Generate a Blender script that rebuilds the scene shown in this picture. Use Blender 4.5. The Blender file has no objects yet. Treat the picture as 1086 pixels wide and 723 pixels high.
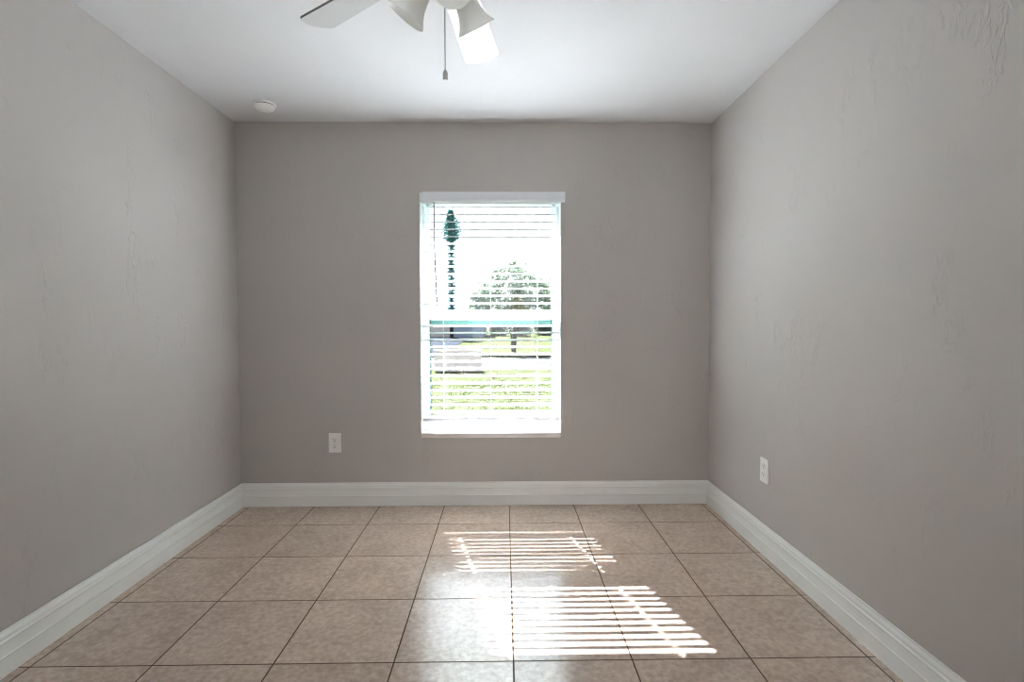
import bpy, bmesh, math, random
from mathutils import Vector, Matrix, noise

R = math.radians
S = bpy.context.scene
C = S.collection
random.seed(7)

# ------------------------------------------------------------------ camera
CAM = Vector((1.68917, -3.35348, 1.18339))
fw = Vector((0.01498517, 0.99920534, -0.03693406))
rt = Vector((0.99988305, -0.01508773, -0.00249959))
up = Vector((0.00305486, 0.03689228, 0.99931458))
cd = bpy.data.cameras.new('camera')
cam = bpy.data.objects.new('camera', cd)
C.objects.link(cam)
cd.sensor_width = 36.0
cd.sensor_fit = 'HORIZONTAL'
cd.lens = 555.04 / 1086 * 36
cd.clip_start = 0.02
cd.clip_end = 300
m = Matrix((rt, up, -fw)).transposed().to_4x4()
m.translation = CAM
cam.matrix_world = m
S.camera = cam

# ------------------------------------------------------------------ light
SKY = 0.68
SUN = 49.0
world = bpy.data.worlds.new('sky')
S.world = world
world.use_nodes = True
wn = world.node_tree.nodes
wl = world.node_tree.links
bg = wn['Background']
tc = wn.new('ShaderNodeTexCoord')
sx = wn.new('ShaderNodeSeparateXYZ')
mr = wn.new('ShaderNodeMapRange')
rc = wn.new('ShaderNodeValToRGB')
wl.new(tc.outputs['Generated'], sx.inputs[0])
wl.new(sx.outputs['Z'], mr.inputs['Value'])
mr.inputs['From Min'].default_value = -0.05
mr.inputs['From Max'].default_value = 0.9
wl.new(mr.outputs[0], rc.inputs[0])
rc.color_ramp.elements[0].color = (0.90, 0.95, 1.0, 1)
rc.color_ramp.elements[1].color = (0.66, 0.82, 1.0, 1)
wl.new(rc.outputs[0], bg.inputs['Color'])
bg.inputs['Strength'].default_value = SKY

sd = bpy.data.lights.new('sun', 'SUN')
sd.energy = SUN
sd.angle = R(0.53)
sd.color = (0.95, 0.97, 1.03)
sun = bpy.data.objects.new('sun', sd)
C.objects.link(sun)
sun.location = (-3, 12, 14)
sun.rotation_euler = Vector((0.262, -1.0, -1.065)).to_track_quat('-Z', 'Y').to_euler()

# sky portal in the window opening (helps sampling only, adds no light)
pd = bpy.data.lights.new('window_portal', 'AREA')
pd.shape = 'RECTANGLE'
pd.size = 0.90
pd.size_y = 1.56
pd.cycles.is_portal = True
pt = bpy.data.objects.new('window_portal', pd)
C.objects.link(pt)
pt.location = (1.6035, 0.205, 1.22)
pt.rotation_euler = (R(-90), 0, 0)

# added fill light, shining into the room through the open doorway the photographer stands in
hd = bpy.data.lights.new('hallway_fill', 'AREA')
hd.shape = 'RECTANGLE'
hd.size = 1.5
hd.size_y = 1.5
hd.energy = 14
hd.color = (0.93, 0.96, 1.0)
hl = bpy.data.objects.new('hallway_fill', hd)
C.objects.link(hl)
hl.location = (1.68, -5.25, 1.35)
hl.rotation_euler = (R(90), 0, 0)

S.view_settings.view_transform = 'Standard'
S.view_settings.look = 'None'
S.view_settings.gamma = 1.0
S.view_settings.use_curve_mapping = False
S.view_settings.exposure = 1.5
S.cycles.max_bounces = 16
S.cycles.diffuse_bounces = 10
S.cycles.glossy_bounces = 6
S.cycles.transmission_bounces = 8
S.cycles.transparent_max_bounces = 12
S.cycles.sample_clamp_indirect = 12
S.cycles.use_denoising = True
S.cycles.pixel_filter_type = 'BLACKMAN_HARRIS'
S.cycles.filter_width = 1.1
S.cycles.caustics_reflective = False
S.cycles.caustics_refractive = False

# ------------------------------------------------------------------ materials
def mat(name, col, rough=0.5, spec=0.5, metal=0.0, noise_scale=0, noise_amt=0.0, bump=0.0, bump_scale=100):
    M = bpy.data.materials.new(name)
    M.use_nodes = True
    n, l = M.node_tree.nodes, M.node_tree.links
    b = n['Principled BSDF']
    b.inputs['Roughness'].default_value = rough
    b.inputs['Specular IOR Level'].default_value = spec
    b.inputs['Metallic'].default_value = metal
    t = n.new('ShaderNodeTexCoord')
    ns = n.new('ShaderNodeTexNoise')
    ns.inputs['Scale'].default_value = noise_scale or 8
    ns.inputs['Detail'].default_value = 4
    l.new(t.outputs['Object'], ns.inputs['Vector'])
    r = n.new('ShaderNodeValToRGB')
    a = noise_amt or 0.02
    r.color_ramp.elements[0].position = 0.3
    r.color_ramp.elements[1].position = 0.7
    r.color_ramp.elements[0].color = tuple(c * (1 - a) for c in col) + (1,)
    r.color_ramp.elements[1].color = tuple(min(1, c * (1 + a)) for c in col) + (1,)
    l.new(ns.outputs['Fac'], r.inputs[0])
    l.new(r.outputs[0], b.inputs['Base Color'])
    if bump:
        n2 = n.new('ShaderNodeTexNoise')
        n2.inputs['Scale'].default_value = bump_scale
        l.new(t.outputs['Object'], n2.inputs['Vector'])
        bp = n.new('ShaderNodeBump')
        bp.inputs['Strength'].default_value = 1
        bp.inputs['Distance'].default_value = bump
        l.new(n2.outputs['Fac'], bp.inputs['Height'])
        l.new(bp.outputs[0], b.inputs['Normal'])
    return M

def wall_mat():
    """taupe paint over hand-trowelled plaster: faint grain and sparse raised skips"""
    M = mat('taupe_wall_paint', WALL, 0.62, 0.30, noise_scale=1.3, noise_amt=0.025)
    n, l = M.node_tree.nodes, M.node_tree.links
    b = n['Principled BSDF']
    t = n.new('ShaderNodeTexCoord')
    fine = n.new('ShaderNodeTexNoise'); fine.inputs['Scale'].default_value = 160
    fine.inputs['Detail'].default_value = 2
    mp = n.new('ShaderNodeMapping'); mp.inputs['Scale'].default_value = (1, 1, 0.45)
    skip = n.new('ShaderNodeTexNoise'); skip.inputs['Scale'].default_value = 30
    skip.inputs['Detail'].default_value = 5; skip.inputs['Roughness'].default_value = 0.62
    skip.inputs['Distortion'].default_value = 1.0
    patch = n.new('ShaderNodeTexNoise'); patch.inputs['Scale'].default_value = 7.0
    patch.inputs['Detail'].default_value = 2
    l.new(t.outputs['Object'], fine.inputs['Vector'])
    l.new(t.outputs['Object'], mp.inputs['Vector'])
    l.new(mp.outputs[0], skip.inputs['Vector'])
    l.new(mp.outputs[0], patch.inputs['Vector'])
    r1 = n.new('ShaderNodeValToRGB')
    r1.color_ramp.elements[0].position = 0.52; r1.color_ramp.elements[0].color = (0, 0, 0, 1)
    r1.color_ramp.elements[1].position = 0.60; r1.color_ramp.elements[1].color = (1, 1, 1, 1)
    r2 = n.new('ShaderNodeValToRGB')
    r2.color_ramp.elements[0].position = 0.53; r2.color_ramp.elements[0].color = (0, 0, 0, 1)
    r2.color_ramp.elements[1].position = 0.64; r2.color_ramp.elements[1].color = (1, 1, 1, 1)
    l.new(skip.outputs['Fac'], r1.inputs[0])
    l.new(patch.outputs['Fac'], r2.inputs[0])
    mu = n.new('ShaderNodeMath'); mu.operation = 'MULTIPLY'
    l.new(r1.outputs[0], mu.inputs[0]); l.new(r2.outputs[0], mu.inputs[1])
    ad = n.new('ShaderNodeMath'); ad.operation = 'MULTIPLY_ADD'
    l.new(fine.outputs['Fac'], ad.inputs[0]); ad.inputs[1].default_value = 0.10
    l.new(mu.outputs[0], ad.inputs[2])
    bp = n.new('ShaderNodeBump'); bp.inputs['Distance'].default_value = 0.0022
    bp.inputs['Strength'].default_value = 0.8
    l.new(ad.outputs[0], bp.inputs['Height'])
    l.new(bp.outputs[0], b.inputs['Normal'])
    return M

def tile_mat():
    M = bpy.data.materials.new('beige_ceramic_tile')
    M.use_nodes = True
    n, l = M.node_tree.nodes, M.node_tree.links
    b = n['Principled BSDF']
    def math_(op, a, bb=None, c=None):
        k = n.new('ShaderNodeMath'); k.operation = op
        for i, v in enumerate((a, bb, c)):
            if v is None: continue
            if isinstance(v, (int, float)): k.inputs[i].default_value = v
            else: l.new(v, k.inputs[i])
        return k.outputs[0]
    t = n.new('ShaderNodeTexCoord')
    s = n.new('ShaderNodeSeparateXYZ'); l.new(t.outputs['Object'], s.inputs[0])
    u = math_('DIVIDE', math_('SUBTRACT', s.outputs['X'], TX), TT)
    v = math_('DIVIDE', math_('SUBTRACT', s.outputs['Y'], TY), TT)
    def edge(w):
        f = math_('FRACT', w)
        return math_('MULTIPLY', math_('MINIMUM', f, math_('SUBTRACT', 1.0, f)), TT)
    d = math_('MINIMUM', edge(u), edge(v))          # distance to nearest joint, metres
    g = n.new('ShaderNodeMapRange'); l.new(d, g.inputs['Value'])
    g.inputs['From Min'].default_value = 0.0022; g.inputs['From Max'].default_value = 0.0031
    isT = g.outputs[0]
    cell = n.new('ShaderNodeCombineXYZ')
    l.new(math_('FLOOR', u), cell.inputs[0]); l.new(math_('FLOOR', v), cell.inputs[1])
    wn_ = n.new('ShaderNodeTexWhiteNoise'); wn_.noise_dimensions = '3D'
    l.new(cell.outputs[0], wn_.inputs['Vector'])
    # mottle, shifted per tile
    sh = n.new('ShaderNodeVectorMath'); sh.operation = 'MULTIPLY_ADD'
    l.new(wn_.outputs['Color'], sh.inputs[0]); sh.inputs[1].default_value = (9, 9, 9)
    l.new(t.outputs['Object'], sh.inputs[2])
    n1 = n.new('ShaderNodeTexNoise'); n1.inputs['Scale'].default_value = 48
    n1.inputs['Detail'].default_value = 6; n1.inputs['Roughness'].default_value = 0.65
    l.new(sh.outputs[0], n1.inputs['Vector'])
    n2 = n.new('ShaderNodeTexNoise'); n2.inputs['Scale'].default_value = 6
    n2.inputs['Detail'].default_value = 4
    l.new(sh.outputs[0], n2.inputs['Vector'])
    mixn = math_('ADD', math_('MULTIPLY', n1.outputs['Fac'], 0.72), math_('MULTIPLY', n2.outputs['Fac'], 0.28))
    r = n.new('ShaderNodeValToRGB'); l.new(mixn, r.inputs[0])
    e = r.color_ramp.elements
    e[0].position = 0.36; e[0].color = TILE_D + (1,)
    e[1].position = 0.64; e[1].color = TILE_L + (1,)
    k = math_('MULTIPLY_ADD', wn_.outputs['Value'], 0.10, 0.95)
    tint = n.new('ShaderNodeVectorMath'); tint.operation = 'SCALE'
    l.new(r.outputs[0], tint.inputs[0]); l.new(k, tint.inputs['Scale'])
    mx = n.new('ShaderNodeMix'); mx.data_type = 'RGBA'
    l.new(isT, mx.inputs['Factor'])
    mx.inputs['A'].default_value = (0.11, 0.065, 0.04, 1)
    l.new(tint.outputs[0], mx.inputs['B'])
    l.new(mx.outputs['Result'], b.inputs['Base Color'])
    rr = math_('MULTIPLY_ADD', isT, -0.65, 0.85)
    l.new(rr, b.inputs['Roughness'])
    l.new(math_('MULTIPLY', isT, 1.0), b.inputs['Specular IOR Level'])
    b.inputs['IOR'].default_value = 1.75
    bp = n.new('ShaderNodeBump'); bp.inputs['Distance'].default_value = 0.0014
    l.new(isT, bp.inputs['Height'])
    # every tile is bedded a hair out of level
    tl = n.new('ShaderNodeVectorMath'); tl.operation = 'MULTIPLY_ADD'
    l.new(wn_.outputs['Color'], tl.inputs[0]); tl.inputs[1].default_value = (0.012, 0.012, 0)
    l.new(bp.outputs[0], tl.inputs[2])
    sb = n.new('ShaderNodeVectorMath'); sb.operation = 'SUBTRACT'
    l.new(tl.outputs[0], sb.inputs[0]); sb.inputs[1].default_value = (0.006, 0.006, 0)
    nm = n.new('ShaderNodeVectorMath'); nm.operation = 'NORMALIZE'
    l.new(sb.outputs[0], nm.inputs[0])
    l.new(nm.outputs[0], b.inputs['Normal'])
    return M

def glass_mat():
    M = bpy.data.materials.new('window_glass')
    M.use_nodes = True
    n, l = M.node_tree.nodes, M.node_tree.links
    n.remove(n['Principled BSDF'])
    out = n['Material Output']
    tr = n.new('ShaderNodeBsdfTransparent'); tr.inputs[0].default_value = (0.955, 0.975, 0.965, 1)
    gl = n.new('ShaderNodeBsdfGlossy'); gl.inputs['Roughness'].default_value = 0.02
    fr = n.new('ShaderNodeFresnel'); fr.inputs['IOR'].default_value = 1.45
    mx = n.new('ShaderNodeMixShader')
    ge = n.new('ShaderNodeNewGeometry')          # reflect on entry only; leaving faces just pass light on
    fm = n.new('ShaderNodeMath'); fm.operation = 'SUBTRACT'; fm.use_clamp = True
    l.new(fr.outputs[0], fm.inputs[0]); l.new(ge.outputs['Backfacing'], fm.inputs[1])
    l.new(fm.outputs[0], mx.inputs[0]); l.new(tr.outputs[0], mx.inputs[1]); l.new(gl.outputs[0], mx.inputs[2])
    l.new(mx.outputs[0], out.inputs['Surface'])
    return M

def slat_mat(name, col, trans):
    """white plastic / leaf that lets a little light through"""
    M = mat(name, col, 0.4, 0.4)
    n, l = M.node_tree.nodes, M.node_tree.links
    b = n['Principled BSDF']; out = n['Material Output']
    tl = n.new('ShaderNodeBsdfTranslucent'); tl.inputs['Color'].default_value = col + (1,)
    mx = n.new('ShaderNodeMixShader'); mx.inputs[0].default_value = trans
    l.new(b.outputs[0], mx.inputs[1]); l.new(tl.outputs[0], mx.inputs[2])
    l.new(mx.outputs[0], out.inputs['Surface'])
    return M

WALL = (0.525, 0.503, 0.484)
TILE_D = (0.455, 0.345, 0.272)
TILE_L = (0.67, 0.525, 0.425)
W, H, YF = 3.011, 2.44, -3.58        # room width, height, far end behind the camera
TT, TX, TY = 0.41615, 0.05363, -0.3217
M_wall = wall_mat()
M_tile = tile_mat()
M_glass = glass_mat()
M_ceil = mat('white_ceiling_paint', (0.695, 0.70, 0.71), 0.8, 0.2, noise_scale=3, noise_amt=0.01, bump=0.0006, bump_scale=60)
M_trim = mat('white_semigloss_trim', (0.8658, 0.8892, 0.8658), 0.35, 0.5, noise_scale=5, noise_amt=0.02)
M_vinyl = mat('white_vinyl', (0.72, 0.80, 0.82), 0.35, 0.5)
M_green = mat('green_tinted_sash_edge', (0.16, 0.34, 0.30), 0.3, 0.5)
M_dark = mat('black_gasket', (0.03, 0.07, 0.06), 0.5, 0.4)
M_marble = mat('white_marble_sill', (0.80, 0.77, 0.74), 0.25, 0.5, noise_scale=14, noise_amt=0.05)
M_reveal = mat('white_reveal_plaster', (0.78, 0.79, 0.80), 0.6, 0.3)
M_slat = slat_mat('white_blind_slat', (0.84, 0.85, 0.86), 0.02)
M_rail = mat('white_blind_rail', (0.80, 0.82, 0.85), 0.35, 0.5)
M_cord = mat('white_cord', (0.72, 0.72, 0.72), 0.8, 0.2)
M_wand = mat('clear_grey_wand', (0.20, 0.18, 0.20), 0.25, 0.5)
M_plate = mat('white_plastic_plate', (0.8856, 0.8856, 0.864), 0.3, 0.5)
M_slot = mat('dark_slot', (0.03, 0.03, 0.03), 0.6, 0.3)
M_screw = mat('painted_screw', (0.66, 0.66, 0.64), 0.3, 0.5, 0.3)
M_fan = mat('white_fan_enamel', (0.78, 0.79, 0.78), 0.3, 0.5)
M_blade = mat('white_gloss_blade', (0.66, 0.68, 0.68), 0.16, 0.95)
M_edge_shade = mat('grey_blade_edge_shade', (0.10, 0.10, 0.11), 0.5, 0.3)
M_shade = slat_mat('frosted_shade_glass', (0.88, 0.88, 0.86), 0.55)
M_chain = mat('nickel_bead_chain', (0.42, 0.41, 0.39), 0.35, 0.5, 0.8)
M_fob = mat('brushed_nickel_fob', (0.42, 0.41, 0.38), 0.4, 0.5, 0.5)
M_bulb = slat_mat('white_bulb_glass', (0.85, 0.84, 0.80), 0.4)
M_stucco = mat('white_exterior_stucco', (0.55, 0.55, 0.54), 0.9, 0.2, bump=0.002, bump_scale=90)
M_lawn = mat('lawn_soil_and_grass', (0.0290, 0.0325, 0.0165), 1.0, 0.0, noise_scale=2.5, noise_amt=0.22, bump=0.01, bump_scale=20)
M_road = mat('pale_asphalt', (0.0357, 0.0357, 0.0357), 1.0, 0.0, noise_scale=6, noise_amt=0.05)
M_drive = mat('blue_grey_driveway', (0.0175, 0.0195, 0.0240), 1.0, 0.0, noise_scale=3, noise_amt=0.08)
M_block = mat('pale_pinkish_concrete', (0.4403, 0.3822, 0.3822), 1.0, 0.0, noise_scale=6, noise_amt=0.08)
M_house = mat('pale_blue_house_wall', (0.2364, 0.2628, 0.3456), 1.0, 0.0)
M_roof = mat('blue_grey_shingle', (0.1229, 0.147, 0.1802), 1.0, 0.0, noise_scale=9, noise_amt=0.15)
M_house2 = mat('beige_house_wall', (0.2235, 0.21, 0.1835), 1.0, 0.0)
M_hwin = mat('dark_house_window', (0.0042, 0.0046, 0.0063), 0.3, 0.4)
M_bark = mat('grey_brown_bark', (0.0285, 0.0225, 0.0225), 0.9, 0.1, noise_scale=20, noise_amt=0.3)
M_leaf = slat_mat('dull_green_leaf', (0.0852, 0.1131, 0.0726), 0.3)
M_pine = slat_mat('blue_green_needle', (0.043, 0.1482, 0.1474), 0.2)
M_yel = slat_mat('yellow_leaf', (0.1008, 0.1092, 0.0052), 0.3)
M_hedge = slat_mat('grey_green_hedge_leaf', (0.066, 0.0729, 0.063), 0.2)
M_cover = slat_mat('lime_ground_cover_leaf', (0.0423, 0.0576, 0.0124), 0.3)
M_pink = slat_mat('pinkish_flower_leaf', (0.0741, 0.0432, 0.0373), 0.3)

# ------------------------------------------------------------------ mesh helpers
def box(bm, x0, x1, y0, y1, z0, z1, bev=0.0):
    vs = [bm.verts.new((x, y, z)) for x in (x0, x1) for y in (y0, y1) for z in (z0, z1)]
    fs = [(0, 1, 3, 2), (4, 6, 7, 5), (0, 4, 5, 1), (2, 3, 7, 6), (0, 2, 6, 4), (1, 5, 7, 3)]
    fc = [bm.faces.new([vs[i] for i in f]) for f in fs]
    if bev:
        es = list({e for f in fc for e in f.edges})
        bmesh.ops.bevel(bm, geom=es, offset=bev, segments=2, affect='EDGES', profile=0.5)
    return vs

def lathe(bm, prof, mtx=None, seg=32, cap0=True, cap1=True):
    """profile of (radius, height) turned round z, then moved by mtx"""
    mtx = mtx or Matrix.Identity(4)
    rings = []
    for r, z in prof:
        rings.append([bm.verts.new(mtx @ Vector((r * math.cos(2 * math.pi * i / seg), r * math.sin(2 * math.pi * i / seg), z))) for i in range(seg)])
    for a, b in zip(rings, rings[1:]):
        for i in range(seg):
            j = (i + 1) % seg
            bm.faces.new((a[i], a[j], b[j], b[i]))
    if cap0: bm.faces.new(list(reversed(rings[0])))
    if cap1: bm.faces.new(rings[-1])
    return rings

def tube(bm, pts, rad, seg=10):
    pts = [Vector(p) for p in pts]
    rads = rad if isinstance(rad, (list, tuple)) else [rad] * len(pts)
    rings = []
    for i, p in enumerate(pts):
        d = (pts[min(i + 1, len(pts) - 1)] - pts[max(i - 1, 0)]).normalized()
        q = d.to_track_quat('Z', 'Y').to_matrix()
        rings.append([bm.verts.new(p + q @ Vector((rads[i] * math.cos(2 * math.pi * k / seg), rads[i] * math.sin(2 * math.pi * k / seg), 0))) for k in range(seg)])
    for a, b in zip(rings, rings[1:]):
        for k in range(seg):
            j = (k + 1) % seg
            bm.faces.new((a[k], a[j], b[j], b[k]))
    bm.faces.new(list(reversed(rings[0]))); bm.faces.new(rings[-1])

def prism(bm, poly, f0, f1):
    """poly is a list of 2-D points; f0/f1 map a point to the two end positions"""
    a = [bm.verts.new(f0(p)) for p in poly]
    b = [bm.verts.new(f1(p)) for p in poly]
    nn = len(poly)
    for i in range(nn):
        j = (i + 1) % nn
        bm.faces.new((a[i], a[j], b[j], b[i]))
    bm.faces.new(list(reversed(a))); bm.faces.new(b)

def obj(name, bm, material, parent=None, smooth=False):
    bmesh.ops.recalc_face_normals(bm, faces=bm.faces)
    me = bpy.data.meshes.new(name)
    bm.to_mesh(me); bm.free()
    me.materials.append(material)
    if smooth:
        for p in me.polygons: p.use_smooth = True
        try: me.set_sharp_from_angle(angle=R(35))
        except Exception: pass
    o = bpy.data.objects.new(name, me)
    C.objects.link(o)
    if parent:
        o.parent = parent
    return o

def recentre(o):
    """move the origin of a single-mesh object to the middle of its base"""
    me = o.data
    xs = [v.co for v in me.vertices]
    c = Vector(((min(v.x for v in xs) + max(v.x for v in xs)) / 2, (min(v.y for v in xs) + max(v.y for v in xs)) / 2, min(v.z for v in xs)))
    me.transform(Matrix.Translation(-c)); o.location = c
    return o

def struct(name, bm, material, parent=None, smooth=False):
    o = obj(name, bm, material, parent, smooth)
    if not parent: o['kind'] = 'structure'
    return o

def tag(o, label, cat, group=None, kind=None):
    o['label'] = label; o['category'] = cat
    if group: o['group'] = group
    if kind: o['kind'] = kind
    return o

def thing(name, label, cat, loc=(0, 0, 0), rotz=0, group=None, kind=None):
    o = bpy.data.objects.new(name, None)
    C.objects.link(o)
    o.location = loc; o.rotation_euler = (0, 0, rotz)
    o.empty_display_size = 0.1
    if kind: o['kind'] = kind
    if label: tag(o, label, cat, group)
    return o

# ------------------------------------------------------------------ room shell
WX0, WX1, WZ0, WZ1 = 1.155, 2.052, 0.437, 2.000    # window opening
WT = 0.20                                          # outer wall thickness

bm = bmesh.new(); box(bm, -0.12, W + 0.12, YF - 0.12, WT, -0.12, 0)
struct('floor', bm, M_tile)
bm = bmesh.new(); box(bm, -0.12, W + 0.12, YF - 0.12, WT, H, H + 0.12)
struct('ceiling', bm, M_ceil)
bm = bmesh.new(); box(bm, -0.12, 0, YF - 0.12, 0, 0, H)
struct('wall_left', bm, M_wall)
bm = bmesh.new(); box(bm, W, W + 0.12, YF - 0.12, 0, 0, H)
struct('wall_right', bm, M_wall)

bm = bmesh.new()      # window wall with its opening
outer = [(-0.12, 0), (W + 0.12, 0), (W + 0.12, H), (-0.12, H)]
inner = [(WX0, WZ0), (WX1, WZ0), (WX1, WZ1), (WX0, WZ1)]
vo = [[bm.verts.new((x, y, z)) for x, z in outer] for y in (0, WT)]
vi = [[bm.verts.new((x, y, z)) for x, z in inner] for y in (0, WT)]
for s in (0, 1):
    for i in range(4):
        j = (i + 1) % 4
        bm.faces.new((vo[s][i], vo[s][j], vi[s][j], vi[s][i]))
for i in range(4):
    j = (i + 1) % 4
    bm.faces.new((vo[0][i], vo[0][j], vo[1][j], vo[1][i]))
    bm.faces.new((vi[0][i], vi[0][j], vi[1][j], vi[1][i]))
wb = struct('wall_back', bm, M_wall)
wb.data.materials.append(M_reveal); wb.data.materials.append(M_stucco)
for p in wb.data.polygons:
    c = p.center
    if WX0 - .001 < c.x < WX1 + .001 and WZ0 - .001 < c.z < WZ1 + .001 and 0.01 < c.y < WT - .01:
        p.material_index = 1
    elif c.y > WT - 0.001:
        p.material_index = 2

DX0, DX1, DH = 1.25, 2.11, 2.03                    # doorway behind the camera
bm = bmesh.new()
box(bm, -0.12, DX0, YF - 0.12, YF, 0, H)
box(bm, DX1, W + 0.12, YF - 0.12, YF, 0, H)
box(bm, DX0, DX1, YF - 0.12, YF, DH, H)
struct('wall_front', bm, M_wall)
# hallway beyond the doorway
HX0, HX1, HY = 0.2, 3.2, -5.3
bm = bmesh.new(); box(bm, HX0 - 0.1, HX1 + 0.1, HY - 0.1, YF - 0.12, -0.12, 0)
struct('floor_hallway', bm, M_tile)
bm = bmesh.new(); box(bm, HX0 - 0.1, HX1 + 0.1, HY - 0.1, YF - 0.12, H, H + 0.12)
struct('ceiling_hallway', bm, M_ceil)
bm = bmesh.new(); box(bm, HX0 - 0.1, HX0, HY, YF - 0.12, 0, H)
struct('wall_hallway_left', bm, M_wall)
bm = bmesh.new(); box(bm, HX1, HX1 + 0.1, HY, YF - 0.12, 0, H)
struct('wall_hallway_right', bm, M_wall)
bm = bmesh.new(); box(bm, HX0 - 0.1, HX1 + 0.1, HY - 0.1, HY, 0, H)
struct('wall_hallway_end', bm, M_wall)
for i, (x0, x1, z0, z1) in enumerate(((DX0 - 0.06, DX0, 0, DH + 0.06), (DX1, DX1 + 0.06, 0, DH + 0.06), (DX0, DX1, DH, DH + 0.06))):
    bm = bmesh.new(); box(bm, x0, x1, YF, YF + 0.016, z0, z1, 0.003)
    struct('trim_%d' % (i + 1), bm, M_trim)

# tall stepped baseboard, one run to a wall, mitred in the corners
prof = [(0, 0), (0.0150, 0), (0.0150, 0.060), (0.0180, 0.064), (0.0180, 0.068), (0.0145, 0.072), (0.0120, 0.090),
        (0.0115, 0.108), (0.0135, 0.112), (0.0135, 0.116), (0.0095, 0.121), (0.0095, 0.130), (0.0085, 0.1335), (0.0045, 0.1420), (0.0040, 0.1500), (0, 0.1500)]
runs = {'baseboard_left': (lambda p: (p[0], -p[0], p[1]), lambda p: (p[0], YF + p[0], p[1])),
        'baseboard_right': (lambda p: (W - p[0], -p[0], p[1]), lambda p: (W - p[0], YF + p[0], p[1])),
        'baseboard_back': (lambda p: (p[0], -p[0], p[1]), lambda p: (W - p[0], -p[0], p[1]))}
for nm, (f0, f1) in runs.items():
    bm = bmesh.new(); prism(bm, prof, f0, f1)
    struct(nm, bm, M_trim)
bm = bmesh.new()
prism(bm, prof, lambda p: (p[0], YF + p[0], p[1]), lambda p: (DX0 - 0.06, YF + p[0], p[1]))
prism(bm, prof, lambda p: (DX1 + 0.06, YF + p[0], p[1]), lambda p: (W - p[0], YF + p[0], p[1]))
struct('baseboard_front', bm, M_trim)

# eave over the window
bm = bmesh.new(); box(bm, -4.0, 7.0, WT, 0.72, H - 0.02, H + 0.14)
struct('trim_4', bm, M_stucco)
# outer walls of the house on both sides of the room
bm = bmesh.new(); box(bm, -4.0, -0.12, 0.0, WT, -0.15, H)
struct('wall_outer_left', bm, M_stucco)
bm = bmesh.new(); box(bm, W + 0.12, 7.0, 0.0, WT, -0.15, H)
struct('wall_outer_right', bm, M_stucco)

# ------------------------------------------------------------------ window
win = thing('window_1', None, None, (0, 0, 0), kind='structure')
SX0, SX1, SZ0, SZ1 = 1.175, 2.032, 0.500, 1.975
bm = bmesh.new()
box(bm, WX0, SX0, 0.095, 0.18, 0.472, WZ1); box(bm, SX1, WX1, 0.095, 0.18, 0.472, WZ1)
box(bm, SX0, SX1, 0.095, 0.18, SZ1, WZ1); box(bm, SX0, SX1, 0.095, 0.18, 0.472, SZ0)
obj('window_frame', bm, M_vinyl, win)
# lower sash (room side)
lo = bmesh.new()
box(lo, SX0, 1.199, 0.100, 0.128, SZ0, 1.243); box(lo, 2.006, SX1, 0.100, 0.128, SZ0, 1.243)
box(lo, 1.199, 2.006, 0.100, 0.128, 1.196, 1.243); box(lo, 1.199, 2.006, 0.100, 0.128, SZ0, 0.530)
ls = obj('lower_sash', lo, M_vinyl, win)
gk = bmesh.new()
box(gk, 1.199, 1.204, 0.098, 0.126, 0.530, 1.196); box(gk, 2.001, 2.006, 0.098, 0.126, 0.530, 1.196)
obj('gasket', gk, M_dark, ls)
bm = bmesh.new(); box(bm, 1.2045, 2.0005, 0.112, 0.116, 0.531, 1.1955)
obj('pane', bm, M_glass, ls)
# upper sash (outer side)
us = bmesh.new()
box(us, SX0, 1.199, 0.135, 0.165, 1.242, SZ1); box(us, 2.006, SX1, 0.135, 0.165, 1.242, SZ1)
box(us, SX0, SX1, 0.135, 0.165, 1.946, SZ1); box(us, SX0, SX1, 0.135, 0.165, 1.190, 1.242)
u_ = obj('upper_sash', us, M_vinyl, win)
bm = bmesh.new(); box(bm, 1.199, 2.006, 0.133, 0.165, 1.160, 1.190)
obj('bottom_rail', bm, M_green, u_)
bm = bmesh.new(); box(bm, 1.1995, 2.0055, 0.148, 0.152, 1.2425, 1.9455)
obj('pane', bm, M_glass, u_)
# sill
bm = bmesh.new(); box(bm, WX0 + 0.0015, WX1 - 0.0015, -0.014, 0.20, WZ0, 0.470, 0.004)
struct('trim_5', bm, M_marble)

# ------------------------------------------------------------------ blind
blind = thing('venetian_blind', 'white horizontal venetian blind lowered over the only window', 'window blind', (1.604, 0.033, 0.50))
bo = Vector(blind.location)
bl0, bl1 = 1.162 - bo.x, 2.046 - bo.x
cords = (1.297 - bo.x, 1.602 - bo.x, 1.905 - bo.x)
bm = bmesh.new(); box(bm, bl0, bl1, -0.028, 0.028, 1.942 - bo.z, 1.985 - bo.z, 0.002)
obj('headrail', bm, M_rail, blind)
bm = bmesh.new()      # moulded valance, a touch right of centre, on the face of the wall
vp = [(-0.034, 1.9405), (-0.053, 1.9405), (-0.056, 1.9455), (-0.056, 1.957), (-0.053, 1.963), (-0.050, 1.985), (-0.053, 1.990), (-0.053, 2.001), (-0.034, 2.001)]
prism(bm, vp, lambda p: (1.176 - bo.x, p[0], p[1] - bo.z), lambda p: (2.078 - bo.x, p[0], p[1] - bo.z))
va = obj('valance', bm, M_rail, blind)
bm = bmesh.new(); box(bm, 2.068 - bo.x, 2.078 - bo.x, -0.0345, -0.0335 + 0.0, 1.942 - bo.z, 2.000 - bo.z)
obj('valance_return', bm, M_rail, blind)

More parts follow.
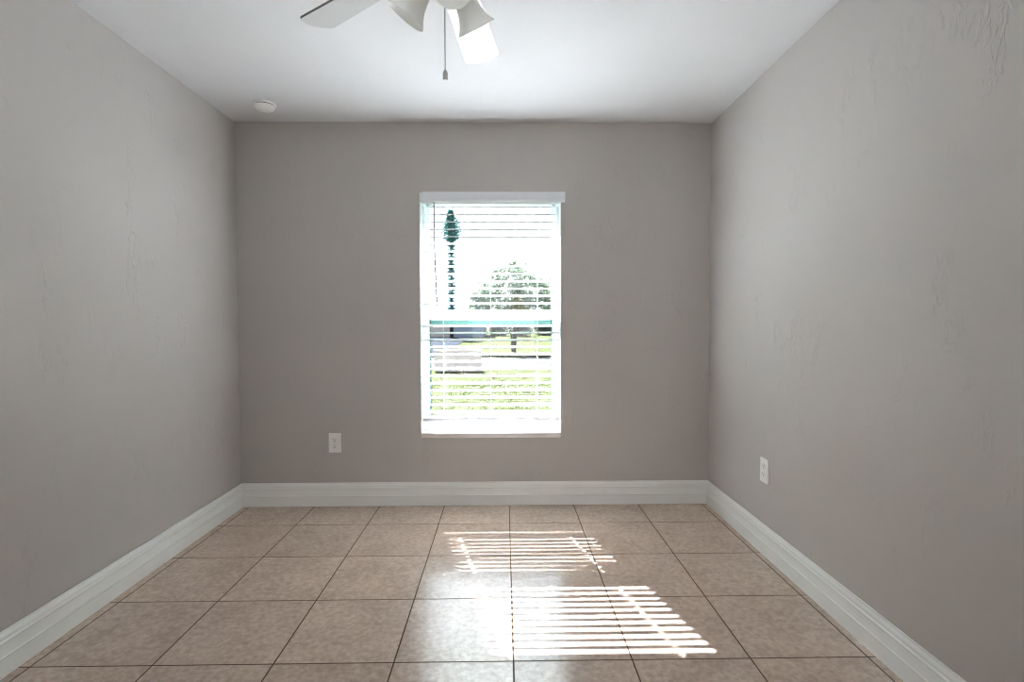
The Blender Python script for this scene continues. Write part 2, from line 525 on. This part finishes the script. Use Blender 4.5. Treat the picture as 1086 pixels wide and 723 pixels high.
SW, ST = 0.046, 0.0040
def slat_mesh():
    """flat slat with a rounded rout hole at each outer cord"""
    bm = bmesh.new()
    hw = SW / 2; holes = [cords[0], cords[2]]; q = 0.016
    def v(x, y): return bm.verts.new((x, y, 0))
    xs = [bl0]
    for h in holes: xs += [h - q, h + q]
    xs.append(bl1)
    cols = [[v(x, y) for y in (-hw, hw)] for x in xs]
    for i in range(0, len(xs) - 1, 2):
        a, b = cols[i], cols[i + 1]
        bm.faces.new((a[0], b[0], b[1], a[1]))
    for k, h in enumerate(holes):
        a, b = cols[1 + 2 * k], cols[2 + 2 * k]
        ring = [v(h + 0.0092 * math.cos(t), 0.0080 * math.sin(t)) for t in [math.pi * 2 * j / 16 + math.pi / 16 for j in range(16)]]
        # corners: right-top b1, left-top a1, left-bottom a0, right-bottom b0
        corner = [b[1], a[1], a[0], b[0]]
        for c in range(4):
            s = ring[(c * 4) % 16:(c * 4) % 16 + 4]
            for j in range(3):
                bm.faces.new((corner[c], s[j + 1], s[j]))
            nx = ring[(c * 4 + 4) % 16]
            bm.faces.new((corner[c], corner[(c + 1) % 4], nx, s[3]))
    bmesh.ops.recalc_face_normals(bm, faces=bm.faces)
    r = bmesh.ops.extrude_face_region(bm, geom=list(bm.faces))
    for e in r['geom']:
        if isinstance(e, bmesh.types.BMVert): e.co.z += ST
    for vv in bm.verts: vv.co.z -= ST / 2
    return bm
s0 = obj('slat', slat_mesh(), M_slat, blind)
NS = 29
def slat_z(k): return 0.5985 + 0.0466 * k if k <= 12 else 1.1577 + 0.0475 * (k - 12)
rs = random.Random(11)
for k in range(NS):
    s = s0 if k == 0 else s0.copy()
    s.data = s0.data if k == 0 else s0.data.copy()
    tw = rs.uniform(-0.045, 0.045) if k else 0.0          # slight warp along the slat
    for v_ in s.data.vertices: v_.co.z += v_.co.y * tw * v_.co.x / 0.44
    if k:
        C.objects.link(s); s.parent = blind
    z = slat_z(k)
    base = 10.6 if z < 1.14 else 14.5
    s.location = (0, 0, z - bo.z)
    s.rotation_euler = (R(base + rs.uniform(-1.5, 1.5)), R(rs.uniform(-0.10, 0.10)), 0)
bm = bmesh.new(); box(bm, bl0, bl1, -0.025, 0.025, -0.013, 0.013, 0.003)
br = obj('bottom_rail', bm, M_rail, blind); br.location = (0, 0, 0.5545 - bo.z); br.rotation_euler = (R(10), 0, 0)
for i, cx in enumerate(cords):
    bm = bmesh.new()
    for y in (-0.0245, 0.0245):
        tube(bm, [(cx, y, 0.556 - bo.z), (cx, y, 1.945 - bo.z)], 0.0007, 6)
    if i != 1: tube(bm, [(cx, 0, 0.552 - bo.z), (cx, 0, 1.945 - bo.z)], 0.0008, 6)
    for k in range(NS):
        z = slat_z(k) - bo.z
        tube(bm, [(cx + 0.002, -0.0245, z - 0.006), (cx + 0.002, 0.0245, z + 0.004)], 0.0004, 4)
    obj('ladder_cord', bm, M_cord, blind)
    bm = bmesh.new(); box(bm, cx - 0.008, cx + 0.008, -0.0285, -0.024, 0.536 - bo.z, 0.545 - bo.z, 0.001)
    obj('cord_clip', bm, M_plate, blind)
bm = bmesh.new()
tube(bm, [(1.246 - bo.x, -0.030, 1.944 - bo.z), (1.247 - bo.x, -0.036, 1.93 - bo.z), (1.250 - bo.x, -0.036, 1.60 - bo.z), (1.262 - bo.x, -0.034, 1.285 - bo.z)], [0.0025, 0.0033, 0.0033, 0.0042], 8)
obj('tilt_wand', bm, M_wand, blind, True)

# ------------------------------------------------------------------ power outlets
def outlet(name, label, loc, rotz):
    t = thing(name, label, 'power outlet', loc, rotz)
    bm = bmesh.new(); box(bm, -0.039, 0.039, -0.006, 0.0, -0.0625, 0.0625, 0.002)
    obj('cover_plate', bm, M_plate, t)
    for s in (-1, 1):
        bm = bmesh.new()
        n = 20
        pts = []
        for i in range(n):
            a = 2 * math.pi * i / n
            pts.append((0.0175 * math.cos(a), max(-0.0138, min(0.0138, 0.0175 * math.sin(a))) + s * 0.0205))
        prism(bm, pts, lambda p: (p[0], -0.0055, p[1]), lambda p: (p[0], -0.0082, p[1]))
        rc_ = obj('receptacle', bm, M_trim, t)
        bm = bmesh.new()
        for dx, w, h_ in ((-0.0065, 0.0014, 0.0045), (0.0065, 0.0014, 0.0038)):
            box(bm, dx - w, dx + w, -0.0087, -0.008, s * 0.0205 + 0.004 - h_, s * 0.0205 + 0.004 + h_)
        lathe(bm, [(0.0032, 0), (0.0032, 0.0007)], Matrix.Translation((0, -0.008, s * 0.0205 - 0.0078)) @ Matrix.Rotation(R(90), 4, 'X'), 12)
        obj('slots', bm, M_slot, rc_)
    bm = bmesh.new()
    lathe(bm, [(0.0038, 0), (0.0030, 0.0012)], Matrix.Translation((0, -0.0055, 0)) @ Matrix.Rotation(R(90), 4, 'X'), 12)
    obj('screw', bm, M_screw, t)
    return t
outlet('wall_outlet', 'white duplex outlet on the window wall left of the window', (0.601, 0, 0.4095), 0)
outlet('wall_outlet', 'white duplex outlet on the right-hand wall above the baseboard', (W, -0.742, 0.4255), R(-90))

# ------------------------------------------------------------------ smoke detector
sm = thing('smoke_detector', 'round white smoke detector on the ceiling near the left back corner', 'smoke detector', (0.318, -0.277, H), R(20))
sm.scale = (0.88, 0.88, 0.88)
bm = bmesh.new(); lathe(bm, [(0.070, 0), (0.070, -0.008), (0.066, -0.013), (0.050, -0.013)], None, 48)
obj('mounting_base', bm, M_plate, sm, True)
bm = bmesh.new(); lathe(bm, [(0.050, -0.013), (0.058, -0.013), (0.058, -0.019)], None, 48)
obj('vent_ring', bm, M_slot, sm)
bm = bmesh.new(); lathe(bm, [(0.050, -0.0185), (0.0635, -0.0185), (0.064, -0.024), (0.058, -0.034), (0.048, -0.042), (0.030, -0.046), (0.012, -0.0475), (0.001, -0.0478)], None, 48)
cv = obj('cover', bm, M_plate, sm, True)
bm = bmesh.new()
for i in range(3):
    box(bm, -0.030 + 0.008 * i, -0.027 + 0.008 * i, -0.018, 0.004, -0.0475, -0.0440)
obj('sounder_slots', bm, M_screw, cv)
bm = bmesh.new(); lathe(bm, [(0.008, -0.0455), (0.008, -0.0490), (0.006, -0.0500)], Matrix.Translation((0.022, 0.008, 0)), 20)
obj('test_button', bm, M_plate, cv, True)

# ------------------------------------------------------------------ ceiling fan
FC = Vector((1.530, -1.883, H))
fan = thing('ceiling_fan', 'white ceiling fan with bell-shaped glass lights and a pull chain', 'ceiling fan', FC)
bm = bmesh.new(); lathe(bm, [(0.068, 0), (0.068, -0.012), (0.055, -0.045), (0.030, -0.060)], None, 40)
obj('canopy', bm, M_fan, fan, True)
bm = bmesh.new(); tube(bm, [(0, 0, -0.055), (0, 0, -0.115)], 0.0135, 20)
obj('downrod', bm, M_fan, fan, True)
bm = bmesh.new(); lathe(bm, [(0.030, -0.100), (0.085, -0.112), (0.112, -0.130), (0.118, -0.160), (0.115, -0.200), (0.100, -0.222), (0.070, -0.232)], None, 48)
obj('motor_housing', bm, M_fan, fan, True)
bm = bmesh.new(); lathe(bm, [(0.062, -0.231), (0.062, -0.280), (0.058, -0.290)], None, 40)
obj('switch_housing', bm, M_fan, fan, True)
bm = bmesh.new(); lathe(bm, [(0.056, -0.2895), (0.058, -0.293), (0.055, -0.302), (0.044, -0.312), (0.030, -0.319), (0.014, -0.323), (0.002, -0.3235)], None, 40)
obj('light_fitter', bm, M_fan, fan, True)

BZ, BR0, BR1, PITCH = -0.240, 0.165, 0.613, R(-12)
def blade_bm():
    bm = bmesh.new()
    pts = []
    n = 10
    w0, w1 = 0.050, 0.066
    pts.append((BR0, -w0)); 
    def corner(cx, cy, r, a0, a1):
        return [(cx + r * math.cos(a0 + (a1 - a0) * i / n), cy + r * math.sin(a0 + (a1 - a0) * i / n)) for i in range(n + 1)]
    pts += corner(BR1 - 0.030, -w1 + 0.020, 0.020, -math.pi / 2, -0.25)
    pts += [(BR1 + 0.004 * math.cos(math.pi * 0.5 * t), w1 * 0.5 * t) for t in (-0.9, -0.4, 0, 0.4, 0.9)]
    pts += corner(BR1 - 0.030, w1 - 0.020, 0.020, 0.25, math.pi / 2)
    pts += [(BR0, w0), (BR0 - 0.012, w0 * 0.6), (BR0 - 0.016, 0), (BR0 - 0.012, -w0 * 0.6)]
    prism(bm, pts, lambda p: (p[0], p[1], -0.0035), lambda p: (p[0], p[1], 0.0035))
    return bm
def iron_bm():
    bm = bmesh.new()
    poly = [(0.085, -0.018), (0.130, -0.014), (0.170, -0.030), (0.215, -0.034), (0.225, 0), (0.215, 0.034), (0.170, 0.030), (0.130, 0.014), (0.085, 0.018)]
    prism(bm, poly, lambda p: (p[0], p[1], 0.0032), lambda p: (p[0], p[1], 0.0075))
    for x, y in ((0.185, -0.02), (0.185, 0.02), (0.21, 0)):
        lathe(bm, [(0.005, 0.0075), (0.004, 0.010)], Matrix.Translation((x, y, 0)), 10)
    return bm
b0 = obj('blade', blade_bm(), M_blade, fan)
b0.data.materials.append(M_edge_shade)
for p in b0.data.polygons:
    if abs(p.normal.z) < 0.3 and p.center.y > 0.03: p.material_index = 1  # unlit look of one long edge, painted as dark grey on every blade
i0 = obj('blade_bracket', iron_bm(), M_fan, fan)
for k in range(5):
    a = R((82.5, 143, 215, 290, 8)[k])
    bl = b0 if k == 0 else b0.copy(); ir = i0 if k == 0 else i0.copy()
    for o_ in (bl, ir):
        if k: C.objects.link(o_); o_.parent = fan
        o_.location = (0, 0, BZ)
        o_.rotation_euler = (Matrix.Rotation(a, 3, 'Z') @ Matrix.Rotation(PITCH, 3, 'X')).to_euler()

def light_unit(az):
    d = Vector((math.cos(az), math.sin(az), 0))
    th = R(36)
    ax = (d * math.sin(th) - Vector((0, 0, 1)) * math.cos(th)).normalized()
    op = d * 0.117 + Vector((0, 0, -0.406))        # centre of the mouth
    L = 0.096
    neck = op - ax * L
    q = ax.to_track_quat('Z', 'Y').to_matrix().to_4x4()
    mt = Matrix.Translation(neck) @ q
    bm = bmesh.new()
    tube(bm, [d * 0.045 + Vector((0, 0, -0.285)), neck - ax * 0.012, neck + ax * 0.012], [0.012, 0.016, 0.0205], 20)
    arm = obj('light_arm', bm, M_fan, fan, True)
    outp = [(0.022, 0.0), (0.027, 0.010), (0.031, 0.027), (0.035, 0.050), (0.041, 0.069), (0.049, 0.084), (0.0585, L)]
    prof_ = outp + [(r - 0.003, z) for r, z in reversed(outp)]
    bm = bmesh.new(); lathe(bm, prof_, mt, 40, False, False)
    obj('light_shade', bm, M_shade, fan, True)
    bm = bmesh.new(); lathe(bm, [(0.011, 0.005), (0.012, 0.018), (0.021, 0.040), (0.022, 0.052), (0.016, 0.064), (0.005, 0.070)], mt, 20)
    obj('bulb', bm, M_bulb, fan, True)
for k in range(3): light_unit(R(46 + 120 * k))

def chain(x, y, ztop, zbot, fob, name='pull_chain'):
    bm = bmesh.new()
    tube(bm, [(x, y, ztop), (x, y, zbot)], 0.0013, 8)
    nb = int((ztop - zbot) / 0.006)
    for i in range(nb):
        z = ztop - 0.003 - i * 0.006
        lathe(bm, [(0.0004, z + 0.002), (0.0021, z), (0.0004, z - 0.002)], Matrix.Translation((x, y, 0)), 8)
    lathe(bm, [(0.0012, ztop - 0.036), (0.0040, ztop - 0.040), (0.0040, ztop - 0.046), (0.0012, ztop - 0.050)], Matrix.Translation((x, y, 0)), 10)
    c = obj(name, bm, M_chain, fan, True)
    if fob:
        bm = bmesh.new()
        lathe(bm, [(0.002, zbot + 0.003), (0.005, zbot), (0.0068, zbot - 0.006), (0.0068, zbot - 0.022), (0.0055, zbot - 0.025)], Matrix.Translation((x, y, 0)), 16)
        obj('fob', bm, M_fob, c, True)
chain(0.000, -0.008, -0.322, -0.571, True)
chain(-0.014, -0.010, -0.320, -0.392, False)

# ------------------------------------------------------------------ outdoors
GZ = -0.15
bm = bmesh.new()
NX, NY = 40, 60
grid = [[bm.verts.new((-40 + 80 * i / NX, WT + 90 * (j / NY) ** 1.6, GZ)) for i in range(NX + 1)] for j in range(NY + 1)]
for j in range(NY):
    for i in range(NX):
        bm.faces.new((grid[j][i], grid[j][i + 1], grid[j + 1][i + 1], grid[j + 1][i]))
g = struct('ground', bm, M_lawn)
bm = bmesh.new(); box(bm, -40, 40, 11.4, 16.0, GZ - 0.05, GZ + 0.02)
struct('street', bm, M_road)
bm = bmesh.new(); box(bm, -5.5, -1.0, 16.0, 41.0, GZ - 0.05, GZ + 0.025)
struct('driveway', bm, M_drive)

def leaves(bm, pts, size, rnd):
    for p in pts:
        a = Vector((rnd.uniform(-1, 1), rnd.uniform(-1, 1), rnd.uniform(-1, 1))).normalized()
        b = a.orthogonal().normalized()
        c = a.cross(b)
        s = size * rnd.uniform(0.6, 1.3)
        vs = [bm.verts.new(Vector(p) + b * s * u + c * s * v * 0.5) for u, v in ((-1, 0), (0, -1), (1, 0), (0, 1))]
        bm.faces.new(vs)

# low concrete block in front of the street
cb = thing('concrete_block', 'low pale concrete block wall on the lawn at the near edge of the street', 'block wall', (0.45, 10.75, GZ))
bm = bmesh.new(); box(bm, -0.62, 0.62, -0.12, 0.12, 0, 0.52, 0.01)
obj('block_body', bm, M_block, cb)
bm = bmesh.new(); box(bm, -0.64, 0.64, -0.14, 0.14, 0.52, 0.59, 0.01)
obj('coping', bm, M_block, cb)

# house over the street: hip roof
def house(name, label, x0, x1, y0, y1, eave, ridge, inset, wm, wins, garage=None):
    h = thing(name, label, 'house', ((x0 + x1) / 2, (y0 + y1) / 2, GZ))
    ox, oy, oz = h.location
    bm = bmesh.new(); box(bm, x0 - ox, x1 - ox, y0 - oy, y1 - oy, 0, eave - oz)
    obj('walls', bm, wm, h)
    bm = bmesh.new()
    e = 0.5
    A = [bm.verts.new((x - ox, y - oy, eave - oz)) for x, y in ((x0 - e, y0 - e), (x1 + e, y0 - e), (x1 + e, y1 + e), (x0 - e, y1 + e))]
    Bv = [bm.verts.new((x - ox, (y0 + y1) / 2 - oy, ridge - oz)) for x in (x0 + inset, x1 - inset)]
    bm.faces.new((A[0], A[1], Bv[1], Bv[0])); bm.faces.new((A[1], A[2], Bv[1]))
    bm.faces.new((A[2], A[3], Bv[0], Bv[1])); bm.faces.new((A[3], A[0], Bv[0])); bm.faces.new(A[::-1])
    obj('roof', bm, M_roof, h)
    for (a, b, c, d) in wins:
        bm = bmesh.new(); box(bm, a - ox, b - ox, y0 - oy - 0.03, y0 - oy + 0.02, c - oz, d - oz)
        obj('window', bm, M_hwin, h)
    if garage:
        a, b, c, d = garage
        bm = bmesh.new()
        box(bm, a - ox, b - ox, y0 - oy - 0.03, y0 - oy + 0.02, c - oz, d - oz)
        for q_ in range(1, 4):
            zz = c + (d - c) * q_ / 4
            box(bm, a - ox, b - ox, y0 - oy - 0.045, y0 - oy - 0.03, zz - oz - 0.02, zz - oz + 0.02)
        obj('garage_door', bm, M_block, h)
house('house', 'pale blue-grey house with a hip roof across the street, left', -12, -0.1, 41.6, 49.6, 2.15, 4.1, 4.5, M_house,
      [(-2.2, -1.2, 0.7, 1.7)], (-5.4, -2.8, -0.12, 1.8))
house('house', 'beige house far behind the trees at the right', 5.2, 14, 52, 60, 2.3, 4.0, 3.5, M_house2,
      [(6.0, 6.8, 0.6, 1.7), (8.0, 9.2, 0.6, 1.7)])

# spreading tree
def spreading_tree():
    rnd = random.Random(3)
    t = thing('tree', 'small spreading tree with thin grey foliage on the far lawn', 'tree', (2.10, 19.3, GZ))
    bm = bmesh.new()
    for k, (dx, lean) in enumerate(((-0.10, -0.22), (0.02, 0.05), (0.10, 0.22))):
        tube(bm, [(dx * 0.4, 0, 0), (dx, 0, 0.8), (dx + lean, 0.05, 1.5)], [0.06, 0.045, 0.035], 7)
        for j in range(7):
            a = rnd.uniform(0, 2 * math.pi); rr = rnd.uniform(0.7, 1.5)
            st = Vector((dx + lean * 0.8, 0.04, 1.2 + 0.05 * j))
            en = st + Vector((math.cos(a) * rr, math.sin(a) * rr * 0.7, rnd.uniform(0.5, 1.8)))
            mid = st.lerp(en, 0.5) + Vector((0, 0, 0.12))
            tube(bm, [st, mid, en], [0.03, 0.018, 0.007], 5)
    obj('trunk', bm, M_bark, t)
    bm = bmesh.new()
    pts = []
    for c in range(190):
        u = rnd.uniform(-1, 1); a = rnd.uniform(0, 6.28)
        cx = u * 1.75
        top = 3.88 - 1.55 * abs(u) ** 1.6
        cz = rnd.uniform(1.55, top)
        cy = rnd.uniform(-0.9, 0.9)
        cc = Vector((cx, cy, cz))
        rad = rnd.uniform(0.10, 0.26)
        for i in range(60):
            d = Vector((rnd.gauss(0, 1), rnd.gauss(0, 1), rnd.gauss(0, 0.7))) * rad * 0.6
            pts.append(cc + d)
    leaves(bm, pts, 0.062, rnd)
    obj('crown', bm, M_leaf, t)
    bm = bmesh.new(); pts = []
    for cx, cz in ((0.05, 2.18), (0.32, 1.86), (0.15, 1.95)):
        for i in range(200): pts.append(Vector((cx + rnd.gauss(0, 0.13), -0.8 + rnd.gauss(0, 0.1), cz + rnd.gauss(0, 0.08))))
    leaves(bm, pts, 0.07, rnd)
    obj('yellow_foliage', bm, M_yel, t)
spreading_tree()

# tall narrow evergreen
def tall_tree():
    rnd = random.Random(5)
    t = thing('tree', 'tall narrow blue-green evergreen standing above the house roof', 'tree', (-2.60, 41.0 - 1.5, GZ))
    ht = 10.35
    bm = bmesh.new(); tube(bm, [(0, 0, 0), (0.03, 0, 5), (0, 0, ht)], [0.16, 0.11, 0.03], 8)
    obj('trunk', bm, M_bark, t)
    bm = bmesh.new(); pts = []
    z = 1.2
    while z < ht:
        if z < 7.7: rr = 0.34; nb = 14
        else:
            f = (z - 7.7) / (ht - 7.7)
            rr = 0.85 * (min(1, 0.55 + 3 * f)) * (1 - f ** 1.5) + 0.12; nb = 26
        for b in range(nb):
            a = rnd.uniform(0, 6.28)
            L = rr * rnd.uniform(0.6, 1.1)
            for i in range(8):
                s = i / 8 * L
                pts.append(Vector((math.cos(a) * s, math.sin(a) * s, z + s * (0.9 if z > 7.7 else 0.1) * 0.6 + rnd.gauss(0, 0.04))))
        z += 0.30 if z < 7.7 else 0.24
    leaves(bm, pts, 0.12, rnd)
    obj('crown', bm, M_pine, t)
tall_tree()

# far shrubs and trees along the plots
def shrub(name, label, x, y, w, h, m, seed, n=2600, sz=0.10, cat='shrub', group=None):
    rnd = random.Random(seed)
    t = thing(name, label, cat, (x, y, GZ), 0, group)
    bm = bmesh.new()
    for k in range(4):
        a = k * 1.57 + 0.4
        tube(bm, [(0, 0, 0), (math.cos(a) * w * 0.2, math.sin(a) * w * 0.2, h * 0.6)], [0.03 * h, 0.012 * h], 5)
    obj('stem', bm, M_bark, t)
    bm = bmesh.new(); pts = []
    while len(pts) < n:
        p = Vector((rnd.uniform(-1, 1), rnd.uniform(-1, 1), rnd.uniform(0, 1)))
        d = math.sqrt(p.x ** 2 + p.y ** 2 + (p.z * 1.6 - 0.6) ** 2)
        if d < 0.9 + 0.2 * noise.noise(p * 3 + Vector((seed, 0, 0))):
            pts.append(Vector((p.x * w / 2, p.y * w / 2, p.z * h)))
    leaves(bm, pts, sz, rnd)
    obj('foliage', bm, m, t)
shrub('shrub', 'rounded grey-green bush beside the far house wall, left of the small tree', 1.2, 46.5, 2.2, 2.9, M_hedge, 21, group=None)
shrub('shrub', 'dense grey-green bush in the distance right behind the small tree trunk', 3.2, 44, 2.4, 3.1, M_hedge, 22)
shrub('shrub', 'grey-green bush in the distance right of the small tree trunk', 5.6, 47.5, 2.2, 3.0, M_hedge, 23)
shrub('shrub', 'bush at the far right of the window view in front of the beige house', 8.2, 48, 1.8, 2.3, M_hedge, 24)

# ground cover under the window
rnd = random.Random(9)
gc = bpy.data.objects.new('ground_cover', None)
bm = bmesh.new(); pts = []
for i in range(2600):
    x = rnd.uniform(-1.6, 4.2); y = 2.6 + 5.2 * rnd.random() ** 0.8
    if noise.noise(Vector((x * 1.3, y * 1.3, 0))) > -0.15:
        for j in range(3): pts.append(Vector((x + rnd.gauss(0, 0.03), y + rnd.gauss(0, 0.03), GZ + rnd.uniform(0.01, 0.10))))
leaves(bm, pts, 0.022, rnd)
bpy.data.objects.remove(gc)
tag(obj('ground_cover', bm, M_cover), 'low lime green ground cover on the near lawn outside the window', 'plants', kind='stuff')
bm = bmesh.new(); pts = []
for i in range(900):
    x = rnd.uniform(-1.0, 4.2); y = rnd.uniform(8.0, 9.4)
    if noise.noise(Vector((x * 1.6, y * 1.6, 7))) > 0.0:
        for j in range(3): pts.append(Vector((x + rnd.gauss(0, 0.03), y + rnd.gauss(0, 0.03), GZ + rnd.uniform(0.06, 0.16))))
leaves(bm, pts, 0.018, rnd)
tag(obj('flowering_weeds', bm, M_pink), 'pinkish flowering weeds scattered over the near lawn outside the window', 'plants', kind='stuff')
